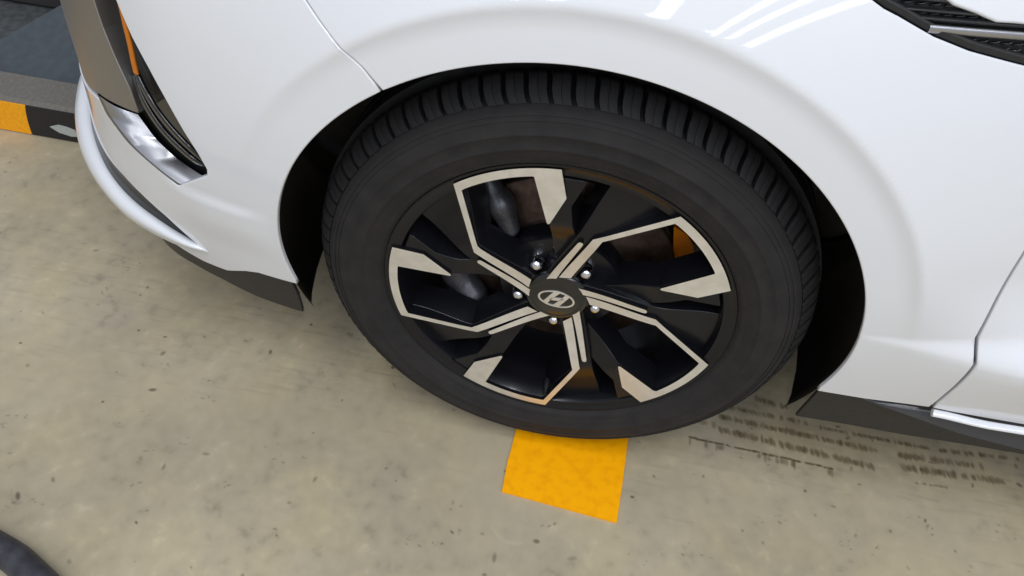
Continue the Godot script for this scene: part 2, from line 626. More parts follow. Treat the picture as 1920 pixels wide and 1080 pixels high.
	# greyer film where tyres have rolled, with its own streaks
	for k in 900:
		var x := rng.randf_range(-1.6, 1.25)
		var z := -0.11 + rng.randfn(0.0, 0.075)
		smudge(marked, int((x + 1.7) / span * size), int((z + 1.6) / span * size), rng.randf_range(6, 26), rng.randf_range(0.8, 2.2), rng.randf_range(-0.06, 0.06), Color(0.44, 0.40, 0.35), rng.randf_range(0.03, 0.10))
	var mesh := ArrayMesh.new()
	for pass_no in 2:
		var st := begin()
		var us := [-7.7, -4.7, -1.7, 1.3, 4.3, 7.3]
		for i in us.size() - 1:
			for j in us.size() - 1:
				var mid := i == 2 and j == 2
				if mid != (pass_no == 0):
					continue
				var x0: float = us[i]
				var x1: float = us[i + 1]
				var z0: float = us[j] + 0.1
				var z1: float = us[j + 1] + 0.1
				var q := [Vector3(x0, 0, z0), Vector3(x1, 0, z0), Vector3(x1, 0, z1), Vector3(x0, 0, z1)]
				for v in [0, 1, 2, 0, 2, 3]:
					st.set_normal(Vector3.UP)
					st.set_uv(Vector2((q[v].x + 1.7) / span, (q[v].z + 1.6) / span))
					st.add_vertex(q[v])
		var m := std(Color(1, 1, 1), 0.52)
		m.albedo_texture = ImageTexture.create_from_image(marked if pass_no == 0 else plain)
		st.set_material(m)
		st.commit(mesh)
	var o := MeshInstance3D.new()
	o.name = "floor"
	o.mesh = mesh
	o.set_meta("kind", "structure")
	add_child(o)

# one soft-edged elliptic dab on a picture
func smudge(im: Image, cx: int, cy: int, rx: float, ry: float, turn: float, col: Color, strong: float) -> void:
	var r := int(ceil(maxf(rx, ry))) + 1
	var c := cos(turn)
	var s := sin(turn)
	for y in range(maxi(0, cy - r), mini(im.get_height(), cy + r + 1)):
		for x in range(maxi(0, cx - r), mini(im.get_width(), cx + r + 1)):
			var dx := float(x - cx)
			var dy := float(y - cy)
			var d := Vector2((dx * c + dy * s) / rx, (dy * c - dx * s) / ry).length()
			if d < 1.35:
				im.set_pixel(x, y, im.get_pixel(x, y).lerp(col, strong * ss(1.35, 0.5, d)))

# ------------------------------------------------------------------ the car
func pv(a: Array) -> PackedVector2Array:
	var out := PackedVector2Array()
	for q in a:
		out.append(Vector2(q[0], q[1]))
	return out

# points of the wheel arch between two angles (degrees), in (u, y)
func arch(a0: float, a1: float, r: float, n: int) -> Array:
	var out := []
	for k in n + 1:
		var a := deg_to_rad(lerpf(a0, a1, float(k) / n))
		out.append([cos(a) * r, WHEEL_Y + sin(a) * r])
	return out

func _car() -> void:
	var car := Node3D.new()
	car.name = "car"
	add_child(car)
	tag(car, "glossy white car seen close at its front wheel, with black and silver alloy wheel", "car")
	_body(car)
	_wheel(car)

func _body(car: Node3D) -> void:
	var f := func(q: Vector2) -> Vector3: return skin(q.x, q.y)
	var st: SurfaceTool
	var R := 0.3755
	# fender
	var vent := [[0.470, 0.7420], [0.42, 0.7460], [0.379, 0.7530], [0.335, 0.7610], [0.298, 0.7710], [0.261, 0.7850], [0.246, 0.7900], [0.20, 0.8120], [0.165, 0.8390]]
	var vent_top := [[0.20, 0.8490], [0.25, 0.8240], [0.306, 0.7960], [0.328, 0.7910], [0.349, 0.7850], [0.366, 0.7850], [0.42, 0.7830], [0.470, 0.7780]]
	var poly := arch(124.0, -11.4, R, 90)
	poly += [[0.432, 0.255], [0.486, 0.260], [0.5155, 0.262], [0.511, 0.334], [0.506, 0.390], [0.4945, 0.424], [0.490, 0.487], [0.488, 0.531], [0.486, 0.70], [0.485, 0.750]]
	var lower := poly.duplicate()
	for q in vent:
		lower.append(q)
	lower += [[0.10, 0.89], [0.0, 0.95], [-0.10, 1.0], [-0.50, 1.0], [-0.40, 0.86], [-0.355, 0.79], [-0.315, 0.745], [-0.292, 0.7235], [-0.272, 0.7015], [-0.251, 0.6815], [-0.229, 0.6615]]
	st = begin()
	panel(st, pv(lower), 0.0045, f, 0.002, 0.004)
	put(st, "fender", mats.paint, car)
	# fender above the vent
	var upper := []
	for q in vent_top:
		upper.append(q)
	upper += [[0.484, 0.82], [0.482, 1.0], [-0.092, 1.0], [0.005, 0.953], [0.104, 0.894], [0.165, 0.862]]
	st = begin()
	panel(st, pv(upper), 0.0075, f, 0.003, 0.014)
	put(st, "fender_top", mats.paint, car)
	# bumper
	var bumper := [[-0.2112, 0.6372], [-0.2308, 0.6622], [-0.2528, 0.6822], [-0.2738, 0.7022], [-0.2938, 0.7242], [-0.3168, 0.7457], [-0.3568, 0.7912], [-0.402, 0.861], [-0.44, 0.91], [-0.62, 0.91], [-0.575, 0.80], [-0.545, 0.72], [-0.526, 0.666], [-0.515, 0.627], [-0.501, 0.594], [-0.487, 0.557], [-0.473, 0.516], [-0.461, 0.487], [-0.4545, 0.464], [-0.4575, 0.452], [-0.467, 0.4455], [-0.52, 0.4065], [-0.559, 0.4195], [-0.61, 0.434], [-0.653, 0.458], [-0.665, 0.474], [-0.74, 0.455], [-0.85, 0.442], [-1.2, 0.437], [-1.2, 0.375], [-0.85, 0.368], [-0.80, 0.360], [-0.77, 0.352], [-0.727, 0.345], [-0.674, 0.340], [-0.634, 0.327], [-0.591, 0.308], [-0.545, 0.271], [-0.60, 0.258], [-0.68, 0.246], [-0.80, 0.24], [-1.2, 0.24], [-1.2, 0.222], [-0.80, 0.222], [-0.603, 0.222], [-0.553, 0.222], [-0.503, 0.229], [-0.460, 0.252], [-0.435, 0.261], [-0.3845, 0.2635]]
	bumper += arch(189.8, 124.6, R, 45)
	st = begin()
	panel(st, pv(bumper), 0.0065, f, 0.002, 0.004)
	put(st, "bumper", mats.paint, car)
	# lower blade of the bumper
	var outer := [[-1.3, 0.318, 0.055], [-1.1, 0.315, 0.055], [-1.0, 0.310, 0.052], [-0.92, 0.298, 0.047], [-0.86, 0.285, 0.042], [-0.80, 0.275, 0.035], [-0.74, 0.269, 0.028], [-0.68, 0.264, 0.023], [-0.62, 0.261, 0.016], [-0.56, 0.259, 0.007], [-0.50, 0.259, -0.006]]
	var inner := [[-1.3, 0.352, 0.02], [-1.1, 0.350, 0.018], [-1.0, 0.345, 0.017], [-0.92, 0.335, 0.015], [-0.86, 0.326, 0.013], [-0.80, 0.316, 0.011], [-0.74, 0.306, 0.010], [-0.68, 0.295, 0.008], [-0.62, 0.286, 0.005], [-0.56, 0.275, 0.0015], [-0.50, 0.262, -0.006]]
	var secs := []
	for k in 81:
		var u := lerpf(-1.3, -0.50, k / 80.0)
		var a := pick(outer, u)
		var b := pick(inner, u)
		var w := ss(-0.50, -0.56, u)
		var row := []
		row.append(side(u, b.x - 0.005, b.y - 0.006 * w))
		row.append(side(u, b.x, b.y))
		for t in [0.25, 0.5, 0.75]:
			row.append(side(u, lerpf(b.x, a.x, t) + 0.004 * sin(PI * t) * w, lerpf(b.y, a.y, t) + 0.006 * sin(PI * t) * w))
		row.append(side(u, a.x + 0.003, a.y))
		row.append(side(u, a.x - 0.003, a.y + 0.0005))
		row.append(side(u, a.x - 0.008, a.y - 0.004 * w))
		row.append(side(u, a.x - 0.013, a.y - 0.016 * w - 0.002))
		row.append(side(u, a.x - 0.020, -0.015))
		row.reverse()
		secs.append(row)
	st = begin()
	loft(st, secs)
	put(st, "bumper_lip", mats.paint, car)
	# black valance under the bumper
	var fv := func(q: Vector2) -> Vector3: return side(q.x, q.y, -0.004)
	st = begin()
	panel(st, pv([[-1.2, 0.245], [-0.603, 0.235], [-0.553, 0.235], [-0.503, 0.240], [-0.435, 0.270], [-0.3835, 0.268], [-0.381, 0.225], [-0.385, 0.174], [-0.473, 0.173], [-0.537, 0.180], [-0.603, 0.177], [-0.66, 0.165], [-0.73, 0.152], [-1.2, 0.152]]), 0.012, fv, 0.002, 0.003)
	put(st, "valance", mats.trim, car)
	# black backing sheet added so that the slit and the seams stay dark
	var fb := func(q: Vector2) -> Vector3: return skin(q.x, q.y, -0.034)
	var backing := [[0.5, 0.262], [1.05, 0.255], [1.05, 1.0], [-0.50, 1.0], [-0.62, 0.95], [-1.2, 0.95], [-1.2, 0.23], [-0.45, 0.23], [-0.40, 0.262]]
	backing += arch(189.5, -9.0, 0.402, 60)
	st = begin()
	sheet(st, pv(backing), 0.02, fb)
	put(st, "dark_backing", mats.dark, car)
	var slit := []
	for k in 61:
		var u := lerpf(-1.25, -0.548, k / 60.0)
		var yt := knots([[-1.2, 0.375], [-0.85, 0.368], [-0.80, 0.360], [-0.77, 0.352], [-0.727, 0.345], [-0.674, 0.340], [-0.634, 0.327], [-0.591, 0.308], [-0.545, 0.271]], u)
		var b := pick(inner, u)
		slit.append([side(u, b.x - 0.003, b.y - 0.004), side(u, lerpf(b.x, yt, 0.3), lerpf(b.y, 0.0, 0.3) - 0.007), side(u, lerpf(b.x, yt, 0.7), lerpf(b.y, 0.0, 0.7) - 0.009), side(u, yt + 0.002, -0.0055)])
	st = begin()
	loft(st, slit)
	put(st, "lower_grille", mats.trim_gloss, car)
	_lamp_unit(car)
	_vent(car, vent, vent_top)
	# door
	st = begin()
	panel(st, pv([[0.519, 0.262], [0.5145, 0.334], [0.5095, 0.390], [0.498, 0.4255], [0.4935, 0.487], [0.4915, 0.531], [0.4895, 0.70], [0.4885, 0.82], [0.4855, 1.0], [1.05, 1.0], [1.05, 0.252], [0.80, 0.254], [0.60, 0.258], [0.545, 0.2595]]), 0.0075, f, 0.002, 0.014)
	put(st, "door", mats.paint, car)
	var path := []
	for k in 30:
		var u := lerpf(0.522, 1.05, k / 29.0)
		path.append(side(u, 0.2545 - 0.003 * ss(0.52, 0.60, u), 0.003 + 0.004 * ss(0.52, 0.60, u)))
	st = begin()
	bar(st, path, 0.011, 0.008, Vector3(0, 0.8, 0.6))
	put(st, "door_lip", mats.paint, car)
	# black sill
	var fl := func(q: Vector2) -> Vector3: return side(q.x, q.y, -0.0095)
	st = begin()
	panel(st, pv([[0.3745, 0.151], [0.452, 0.153], [0.529, 0.151], [0.62, 0.153], [0.72, 0.151], [1.05, 0.151], [1.05, 0.262], [0.52, 0.268], [0.432, 0.262], [0.3775, 0.260]]), 0.012, fl, 0.002, 0.003)
	put(st, "sill", mats.trim, car)
	var facet := []
	for k in 41:
		var u := lerpf(0.425, 1.05, k / 40.0)
		var top := knots([[0.425, 0.246], [0.46, 0.2425], [0.53, 0.2415], [1.05, 0.238]], u)
		var bot := knots([[0.425, 0.244], [0.498, 0.230], [0.577, 0.215], [0.667, 0.202], [0.80, 0.190], [1.05, 0.186]], u)
		var out := knots([[0.425, -0.0075], [0.498, 0.0], [0.577, 0.008], [0.667, 0.011], [1.05, 0.012]], u)
		facet.append([side(u, bot - 0.006, -0.0105), side(u, bot - 0.0035, out - 0.004), side(u, bot, out), side(u, bot + 0.002, out - 0.001), side(u, lerpf(bot, top, 0.4), lerpf(out, -0.0085, 0.4) + 0.001), side(u, lerpf(bot, top, 0.75), lerpf(out, -0.0085, 0.75) + 0.001), side(u, top, -0.0095)])
	st = begin()
	loft(st, facet)
	put(st, "sill_facet", mats.facet, car)
	# wheel housing: rolled liner with stepped rim and an inner wall
	st = begin()
	var ring := []
	for k in 91:
		var part := k / 90.0
		var row := []
		for q in [[0.3770, 0.0, 0.0], [0.3800, -0.003, 0.0], [0.3870, -0.012, 0.5], [0.391, -0.030, 1.2], [0.392, -0.07, 3.0], [0.391, -0.10, 4.0], [0.386, -0.15, 6.0], [0.384, -0.20, 8.0], [0.383, -0.26, 9.0], [0.383, -0.32, 10.0]]:
			var a := deg_to_rad(lerpf(-24.0 + q[2], 200.5 - q[2], part))
			var dir := Vector3(cos(a), sin(a), 0)
			var lip := side(dir.x * 0.378, WHEEL_Y + dir.y * 0.378).z - 0.005
			row.append(dir * float(q[0]) + Vector3(0, 0, lip + q[1]))
		ring.append(row)
	loft(st, ring)
	for k in 90:
		var mid := Vector3(0, -0.02, -0.30)
		for v in [mid, ring[k][9], ring[k + 1][9]]:
			vtx(st, v, Vector3(0, 0, 1))
	var liner := put(st, "wheel_liner", mats.liner, car)
	liner.position.y = WHEEL_Y
	# belly, so that light comes in only from the sides
	st = begin()
	box(st, Vector3(0.40, 0.19, -1.75), Vector3(3.2, 0.25, -0.06))
	box(st, Vector3(-0.70, 0.19, -1.40), Vector3(-0.42, 0.25, -0.20))
	box(st, Vector3(-0.415, 0.191, -1.45), Vector3(0.395, 0.249, -0.32))
	box(st, Vector3(-0.415, 0.70, -0.40), Vector3(0.395, 0.74, -0.02))
	put(st, "underbody", mats.dark, car)
	# bonnet
	st = begin()
	var secs2 := []
	for k in 31:
		var u := lerpf(-0.80, 1.02, k / 30.0)
		var e := skin(u, 0.998)
		var row := []
		for t in 9:
			row.append(Vector3(lerpf(e.x, maxf(e.x, -0.75), t / 8.0), 0.998 + 0.05 * sin(t / 8.0 * PI * 0.5), lerpf(e.z, -0.9, t / 8.0)))
		secs2.append(row)
	loft(st, secs2)
	put(st, "bonnet", mats.paint, car)

# [y, off] between the knots [u, y, off] of a line
func pick(line: Array, u: float) -> Vector2:
	for i in range(1, line.size()):
		if u <= line[i][0] + 1e-6:
			var i0 := maxi(i - 2, 0)
			var i3 := mini(i + 1, line.size() - 1)
			var t: float = (u - line[i - 1][0]) / (line[i][0] - line[i - 1][0])
			var a := Vector2(line[i0][1], line[i0][2])
			var b := Vector2(line[i - 1][1], line[i - 1][2])
			var c := Vector2(line[i][1], line[i][2])
			var d := Vector2(line[i3][1], line[i3][2])
			return b.cubic_interpolate(c, a, d, t)
	return Vector2(line[line.size() - 1][1], line[line.size() - 1][2])

func _lamp_unit(car: Node3D) -> void:
	var st := begin()
	var fd := func(q: Vector2) -> Vector3: return side(q.x, q.y, -0.031)
	sheet(st, pv([[-0.465, 0.44], [-0.445, 0.46], [-0.50, 0.61], [-0.56, 0.80], [-0.60, 0.90], [-0.72, 0.90], [-0.60, 0.70], [-0.585, 0.60], [-0.57, 0.50], [-0.54, 0.47]]), 0.012, fd)
	var lens := put(st, "front_lamp", mats.gloss, car)
	# blades inside
	for rib in [[[-0.549, 0.566, -0.014], [-0.519, 0.538, -0.004], [-0.495, 0.509, -0.003], [-0.470, 0.480, -0.006], [-0.462, 0.462, -0.012]], [[-0.553, 0.556, -0.014], [-0.537, 0.530, -0.006], [-0.515, 0.499, -0.004], [-0.482, 0.470, -0.006], [-0.470, 0.458, -0.012]]]:
		var path := []
		for k in 25:
			var t: float = k / 24.0 * (rib.size() - 1)
			var i := mini(int(t), rib.size() - 2)
			var w: float = t - i
			var i0 := maxi(i - 1, 0)
			var i3 := mini(i + 2, rib.size() - 1)
			var q := Vector3(rib[i][0], rib[i][1], rib[i][2]).cubic_interpolate(Vector3(rib[i + 1][0], rib[i + 1][1], rib[i + 1][2]), Vector3(rib[i0][0], rib[i0][1], rib[i0][2]), Vector3(rib[i3][0], rib[i3][1], rib[i3][2]), w)
			path.append(side(q.x, q.y, q.z))
		st = begin()
		bar(st, path, 0.012, 0.006, Vector3(-0.5, 0, 0.8))
		put(st, "blade", mats.gloss, lens)
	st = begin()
	var amber_line := []  # amber-coloured bar running in front of the dark lens
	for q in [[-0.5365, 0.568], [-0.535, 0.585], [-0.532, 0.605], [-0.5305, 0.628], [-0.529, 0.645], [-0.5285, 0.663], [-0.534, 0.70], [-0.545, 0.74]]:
		amber_line.append(side(q[0] - 0.002, q[1], -0.008))
	bar(st, amber_line, 0.008, 0.004, Vector3(-0.4, 0, 0.9))
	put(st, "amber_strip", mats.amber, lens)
	# satin trim along its lower edge: a forward facet and a flank facet
	st = begin()
	var fu := func(q: Vector2) -> Vector3: return side(q.x, q.y, -0.002)
	panel(st, pv([[-1.2, 0.440], [-0.85, 0.445], [-0.74, 0.458], [-0.668, 0.480], [-0.554, 0.507], [-0.555, 0.543], [-0.567, 0.579], [-0.576, 0.613], [-0.58, 0.647], [-0.60, 0.72], [-0.66, 0.90], [-1.2, 0.90]]), 0.01, fu, 0.0015, 0.030)
	put(st, "front_trim", mats.satin_rough, car)
	st = begin()
	var wide := []
	for k in 33:
		var t := k / 32.0
		var lo := Vector3(knots([[0.0, -0.665], [0.15, -0.653], [0.42, -0.61], [0.75, -0.559], [1.0, -0.521]], t), knots([[0.0, 0.482], [0.15, 0.459], [0.42, 0.435], [0.75, 0.4205], [1.0, 0.4085]], t), 0.0)
		var hi := Vector3(knots([[0.0, -0.61], [0.28, -0.581], [0.66, -0.543], [1.0, -0.495]], t), knots([[0.0, 0.465], [0.28, 0.441], [0.66, 0.425], [1.0, 0.414]], t), -0.026)
		var row := [side(lo.x, lo.y - 0.002, -0.006), side(lo.x, lo.y, 0.0005)]
		for j in 6:
			var w := (j + 1) / 6.0
			var q := lo.lerp(hi, w)
			row.append(side(q.x, q.y, q.z + 0.004 * sin(PI * w)))
		wide.append(row)
	loft(st, wide)
	put(st, "lower_trim", mats.satin, car)

func _vent(car: Node3D, low: Array, top: Array) -> void:
	var st := begin()
	var all := []
	for q in low:
		all.append([q[0], q[1] - 0.004])
	for q in top:
		all.append([q[0], q[1] + 0.004])
	var fd := func(q: Vector2) -> Vector3: return skin(q.x, q.y, -0.012)
	sheet(st, pv(all), 0.01, fd)
	var v := put(st, "side_vent", mats.dark, car)
	# inner frame along the lower edge
	var path := []
	for k in 40:
		var t := k / 39.0 * (low.size() - 1)
		var i := mini(int(t), low.size() - 2)
		path.append(skin(lerpf(low[i][0], low[i + 1][0], t - i) + 0.001, lerpf(low[i][1], low[i + 1][1], t - i) + 0.003, -0.006))
	st = begin()
	bar(st, path, 0.008, 0.007, Vector3(0, 0, 1))
	put(st, "vent_frame", mats.trim, v)
	for b in [[0.291, 0.7755, 0.470, 0.7725, 0.009, 0.0085, 0], [0.275, 0.7835, 0.470, 0.7805, 0.007, 0.0034, 1], [0.262, 0.7895, 0.338, 0.7885, 0.006, 0.003, 1], [0.243, 0.7980, 0.322, 0.7970, 0.006, 0.003, 1]]:
		path = []
		for k in 20:
			var t := k / 19.0
			path.append(skin(lerpf(b[0], b[2], t), lerpf(b[1], b[3], t), -0.006))
		st = begin()
		bar(st, path, b[4], b[5], Vector3.UP)
		put(st, "chrome_strip" if b[6] == 0 else "vent_bar", mats.satin if b[6] == 0 else mats.trim_gloss, v)
	# studs of the mesh between the bars
	st = begin()
	for row in [[0.312, 0.7675, 0.47, 0.7630], [0.345, 0.7620, 0.47, 0.7560], [0.270, 0.7865, 0.40, 0.7845], [0.253, 0.7938, 0.318, 0.7928], [0.243, 0.8030, 0.30, 0.8025]]:
		var n := int((row[2] - row[0]) / 0.011)
		for k in n:
			var q := skin(lerpf(row[0], row[2], float(k) / n), lerpf(row[1], row[3], float(k) / n), -0.009)
			bar(st, [q + Vector3(-0.003, -0.0015, 0), q + Vector3(0.001, 0.0, 0.002), q + Vector3(0.004, 0.001, 0)], 0.003, 0.002, Vector3.UP, 6)
	var studs := put(st, "vent_mesh", mats.trim_gloss, v)
	studs.set_meta("kind", "stuff")

# ------------------------------------------------------------------ the wheel
func face_z(r: float) -> float:
	return -0.014 * (1.0 - smoothstep(0.03, 0.15, r))

func turned(a: Array, by: float) -> PackedVector2Array:
	var out := PackedVector2Array()
	for q in a:
		out.append(Vector2(q[0], q[1]).rotated(by))
	return out

func on_ring(r: float, a0: float, a1: float, n: int) -> Array:
	var out := []
	for k in n + 1:
		var a := deg_to_rad(lerpf(a0, a1, float(k) / n))
		out.append([cos(a) * r, sin(a) * r])
	return out

func _wheel(car: Node3D) -> void:
	var wheel := Node3D.new()
	wheel.name = "wheel"
	wheel.position = Vector3(0, WHEEL_Y, 0)
	car.add_child(wheel)
	var st := begin()
	# tyre carcass: bead, sidewall with fine ribs, shoulder, tread ground, inner side
	var prof := [[0.2315, -0.008], [0.233, -0.002], [0.237, 0.004], [0.2405, 0.0065], [0.2425, 0.0063], [0.246, 0.0085], [0.254, 0.0115], [0.2595, 0.0126], [0.2602, 0.0133], [0.2622, 0.0136], [0.2630, 0.0130], [0.270, 0.0132], [0.2775, 0.0120], [0.2785, 0.0127], [0.2805, 0.0124], [0.2815, 0.0110], [0.288, 0.0088], [0.2935, 0.0062], [0.2940, 0.0072], [0.2965, 0.0060], [0.2972, 0.0044], [0.2990, 0.0036], [0.2996, 0.0046], [0.3020, 0.0033], [0.3030, 0.0014], [0.3085, -0.0030], [0.3085, -0.0060], [0.3090, -0.0140], [0.3130, -0.0260], [0.3165, -0.040], [0.3190, -0.060], [0.3200, -0.10], [0.3190, -0.14], [0.315, -0.18], [0.310, -0.198], [0.29, -0.208], [0.27, -0.212], [0.25, -0.208], [0.235, -0.20]]
	lathe(st, prof, 160, 0.0, TAU, 0.3)
	put(st, "tyre", mats.tyre, wheel)
	st = begin()
	for rib in [[-0.056, -0.088], [-0.097, -0.128]]:
		lathe(st, [[0.318, rib[0] + 0.0005], [0.3345, rib[0]], [0.335, (rib[0] + rib[1]) * 0.5], [0.3345, rib[1]], [0.318, rib[1] - 0.0005]], 120)
	put(st, "tread_rib", mats.tread, wheel)
	# shoulder blocks of the tread
	var outline := [[0.3095, -0.0030], [0.3150, -0.0085], [0.3208, -0.0150], [0.3258, -0.0220], [0.3292, -0.0290], [0.3312, -0.0370]]
	st = begin()
	for half in [[-1.72, -0.05], [0.02, 1.72]]:
		var secs := []
		for k in 5:
			var t := k / 4.0
			var row := []
			for i in outline.size():
				var lean := (i / 5.0) * 1.6 + sin(i * 1.1) * 0.25
				var a := deg_to_rad(lerpf(half[0], half[1], t) + lean)
				var soft := 0.0005 if k == 0 or k == 4 else 0.0
				var r: float = outline[i][0] - soft
				row.append(Vector3(cos(a) * r, sin(a) * r, outline[i][1]))
			var a_end := deg_to_rad(lerpf(half[0], half[1], t) + 1.6)
			row.append(Vector3(cos(a_end) * 0.318, sin(a_end) * 0.318, -0.0380))
			secs.append(row)
		loft(st, secs)
		for k in [0, 4]:
			var s := -1.0 if k == 0 else 1.0
			for i in outline.size() - 1:
				var q: Array = secs[k]
				var deep := func(p: Vector3) -> Vector3:
					var r := Vector2(p.x, p.y).length()
					return Vector3(p.x * (r - 0.016) / r, p.y * (r - 0.016) / r, p.z - 0.004)
				var n := Vector3(-sin(deg_to_rad(half[k / 4])), cos(deg_to_rad(half[k / 4])), 0) * s
				for v in [q[i], q[i + 1], deep.call(q[i + 1]), q[i], deep.call(q[i + 1]), deep.call(q[i])]:
					vtx(st, v, n)
	var block_mesh := faced(st)
	for k in 80:
		var o := MeshInstance3D.new()
		o.name = "tread_block"
		o.mesh = block_mesh
		o.material_override = mats.tread
		o.rotation.z = TAU * k / 80.0
		wheel.add_child(o, true)
	# rim: lip, flange and barrel
	st = begin()
	lathe(st, [[0.2335, -0.014], [0.2338, -0.003], [0.2325, -0.0006], [0.2295, -0.0002], [0.2275, -0.0022], [0.2160, -0.0036], [0.2135, -0.008], [0.2095, -0.030], [0.2065, -0.055], [0.2050, -0.10], [0.2050, -0.20]], 144)
	put(st, "rim", mats.spoke, wheel)
	# hub
	st = begin()
	lathe(st, [[0.0, -0.040], [0.082, -0.040], [0.086, -0.046], [0.086, -0.07]], 60)
	put(st, "hub_plate", mats.spoke, wheel)
	st = begin()
	lathe(st, [[0.0, -0.0128], [0.030, -0.0130], [0.0315, -0.0136], [0.0325, -0.0136], [0.0335, -0.0133], [0.0395, -0.0142], [0.0425, -0.0165], [0.0445, -0.024], [0.045, -0.041]], 60)
	put(st, "center_cap", mats.gloss, wheel)
	_emblem(wheel)
	var face := func(q: Vector2) -> Vector3: return Vector3(q.x, q.y, face_z(q.length()))
	var sunk := func(q: Vector2) -> Vector3: return Vector3(q.x, q.y, face_z(q.length()) - 0.0045 - 0.012 * smoothstep(0.125, 0.205, q.length()))
	var low := func(q: Vector2) -> Vector3: return Vector3(q.x, q.y, face_z(q.length()) - 0.0035 - 0.009 * (1.0 - smoothstep(0.10, 0.150, q.length())))
	var path := [[-0.0386, 0.0115], [-0.1122, 0.0708], [-0.1403, 0.1775]]
	path += on_ring(0.2264, 126.5, 94.2, 16)
	path += [[-0.0063, 0.1854], [-0.0215, 0.1425], [-0.0237, 0.1408], [-0.0253, 0.1428], [-0.0466, 0.2090]]
	path += on_ring(0.2148, 103.3, 126.2, 12)
	path += [[-0.1302, 0.1700], [-0.1076, 0.0815], [-0.0365, 0.0268]]
	var short_bar := [[-0.0346, 0.0058], [-0.1012, 0.0555], [-0.1040, 0.0570], [-0.1068, 0.0558], [-0.1076, 0.0532], [-0.1062, 0.0508], [-0.0362, -0.0062]]
	var body := [[-0.030, 0.0295], [-0.1070, 0.0822], [-0.1298, 0.1712]]
	body += on_ring(0.2215, 126.6, 150.2, 12)
	body += [[-0.1860, 0.1063], [-0.1190, 0.0540], [-0.1120, 0.0485], [-0.037, -0.0105]]
	var blade := [[-0.0470, 0.2105], [-0.0257, 0.1425], [-0.0236, 0.1400], [-0.0125, 0.0790], [-0.007, 0.045], [0.012, 0.045], [0.0142, 0.1120], [0.0062, 0.1395], [0.0010, 0.1709], [0.0150, 0.2120]]
	body_done(wheel, path, short_bar, body, blade, face, sunk, low)
	# nuts in their wells
	for k in 5:
		var a := deg_to_rad(126.6 - 72.0 * k)
		st = begin()
		lathe(st, [[0.0, -0.0180], [0.0030, -0.0184], [0.0058, -0.0198], [0.0078, -0.0222], [0.0086, -0.0252], [0.0086, -0.0300], [0.0092, -0.0306], [0.0096, -0.040]], 20)
		var o := put(st, "lug_nut", mats.chrome, wheel)
		o.position = Vector3(cos(a) * 0.0556, sin(a) * 0.0556, 0)
	# valve
	st = begin()
	lathe(st, [[0.0, 0.030], [0.0032, 0.029], [0.0036, 0.018], [0.0048, 0.016], [0.0052, 0.0]], 14)
	var valve := put(st, "valve", mats.dark, wheel)
	valve.position = Vector3(0.006, -0.205, -0.032)
	_brake(wheel)

func body_done(wheel: Node3D, path: Array, short_bar: Array, body: Array, blade: Array, face: Callable, sunk: Callable, low: Callable) -> void:
	for k in 5:
		var by := -TAU / 5.0 * k
		var st := begin()
		var round_body := biggest(Geometry2D.offset_polygon(turned(body, by), -0.0014))
		sheet(st, round_body, 0.008, sunk)
		rim_strip(st, round_body, sunk, 0.0014, 0.036, 0.008, 0.007)
		put(st, "spoke", mats.spoke, wheel)
		st = begin()
		var round_arm := biggest(Geometry2D.offset_polygon(turned(blade, by), -0.0014))
		sheet(st, round_arm, 0.008, low)
		rim_strip(st, round_arm, low, 0.0014, 0.036, 0.008, 0.007)
		put(st, "spoke_arm", mats.spoke, wheel)
		for w in [[path, "machined_face"], [short_bar, "machined_bar"]]:
			st = begin()
			var poly := turned(w[0], by)
			sheet(st, poly, 0.006, face)
			put(st, w[1], mats.silver, wheel)
			st = begin()
			slab(st, poly, 0.01, func(q: Vector2) -> Vector3: return Vector3(q.x, q.y, face_z(q.length()) - 0.0004), -0.02, false)
			put(st, "spoke_ridge", mats.spoke, wheel)

func _emblem(wheel: Node3D) -> void:
	var st := begin()
	var z := -0.0118
	var turn := deg_to_rad(-5.0)
	var n := 48
	var a := 0.0250
	var b := 0.0152
	var flat := func(q: Vector2) -> Vector3: return Vector3(q.x, q.y, z)
	for k in n:
		var t0 := TAU * k / n
		var t1 := TAU * (k + 1) / n
		var q := PackedVector2Array([Vector2(a * cos(t0), b * sin(t0)).rotated(turn), Vector2(a * cos(t1), b * sin(t1)).rotated(turn), Vector2((a - 0.0026) * cos(t1), (b - 0.0024) * sin(t1)).rotated(turn), Vector2((a - 0.0026) * cos(t0), (b - 0.0024) * sin(t0)).rotated(turn)])
		for v in [0, 2, 1, 0, 3, 2]:
			vtx(st, flat.call(q[v]), Vector3(0, 0, 1))
		for pair in [[0, 1, 1.0], [2, 3, -1.0]]:
			var p0 := q[pair[0]]
			var p1 := q[pair[1]]
			var nn := (p0 + p1).normalized() * float(pair[2])
			for v in [Vector3(p0.x, p0.y, z), Vector3(p1.x, p1.y, z), Vector3(p1.x, p1.y, z - 0.0015), Vector3(p0.x, p0.y, z), Vector3(p1.x, p1.y, z - 0.0015), Vector3(p0.x, p0.y, z - 0.0015)]:
				vtx(st, v, Vector3(nn.x, nn.y, 0))
	for stroke in [[[-0.70, -0.62], [-0.44, -0.82], [-0.30, -0.20], [-0.04, 0.52], [0.12, 0.94], [-0.26, 0.90], [-0.46, 0.24], [-0.58, -0.22]], [[0.70, 0.62], [0.44, 0.82], [0.30, 0.20], [0.04, -0.52], [-0.12, -0.94], [0.26, -0.90], [0.46, -0.24], [0.58, 0.22]], [[-0.42, -0.30], [-0.10, -0.22], [0.22, -0.12], [0.42, 0.30], [0.10, 0.22], [-0.22, 0.12]]]:
		var poly := PackedVector2Array()
		for s in stroke:
			poly.append(Vector2(s[0] * (a - 0.002), s[1] * (b - 0.0015)).rotated(turn))
		slab(st, poly, 0.004, flat, z - 0.0015)
	put(st, "emblem", mats.silver, wheel)

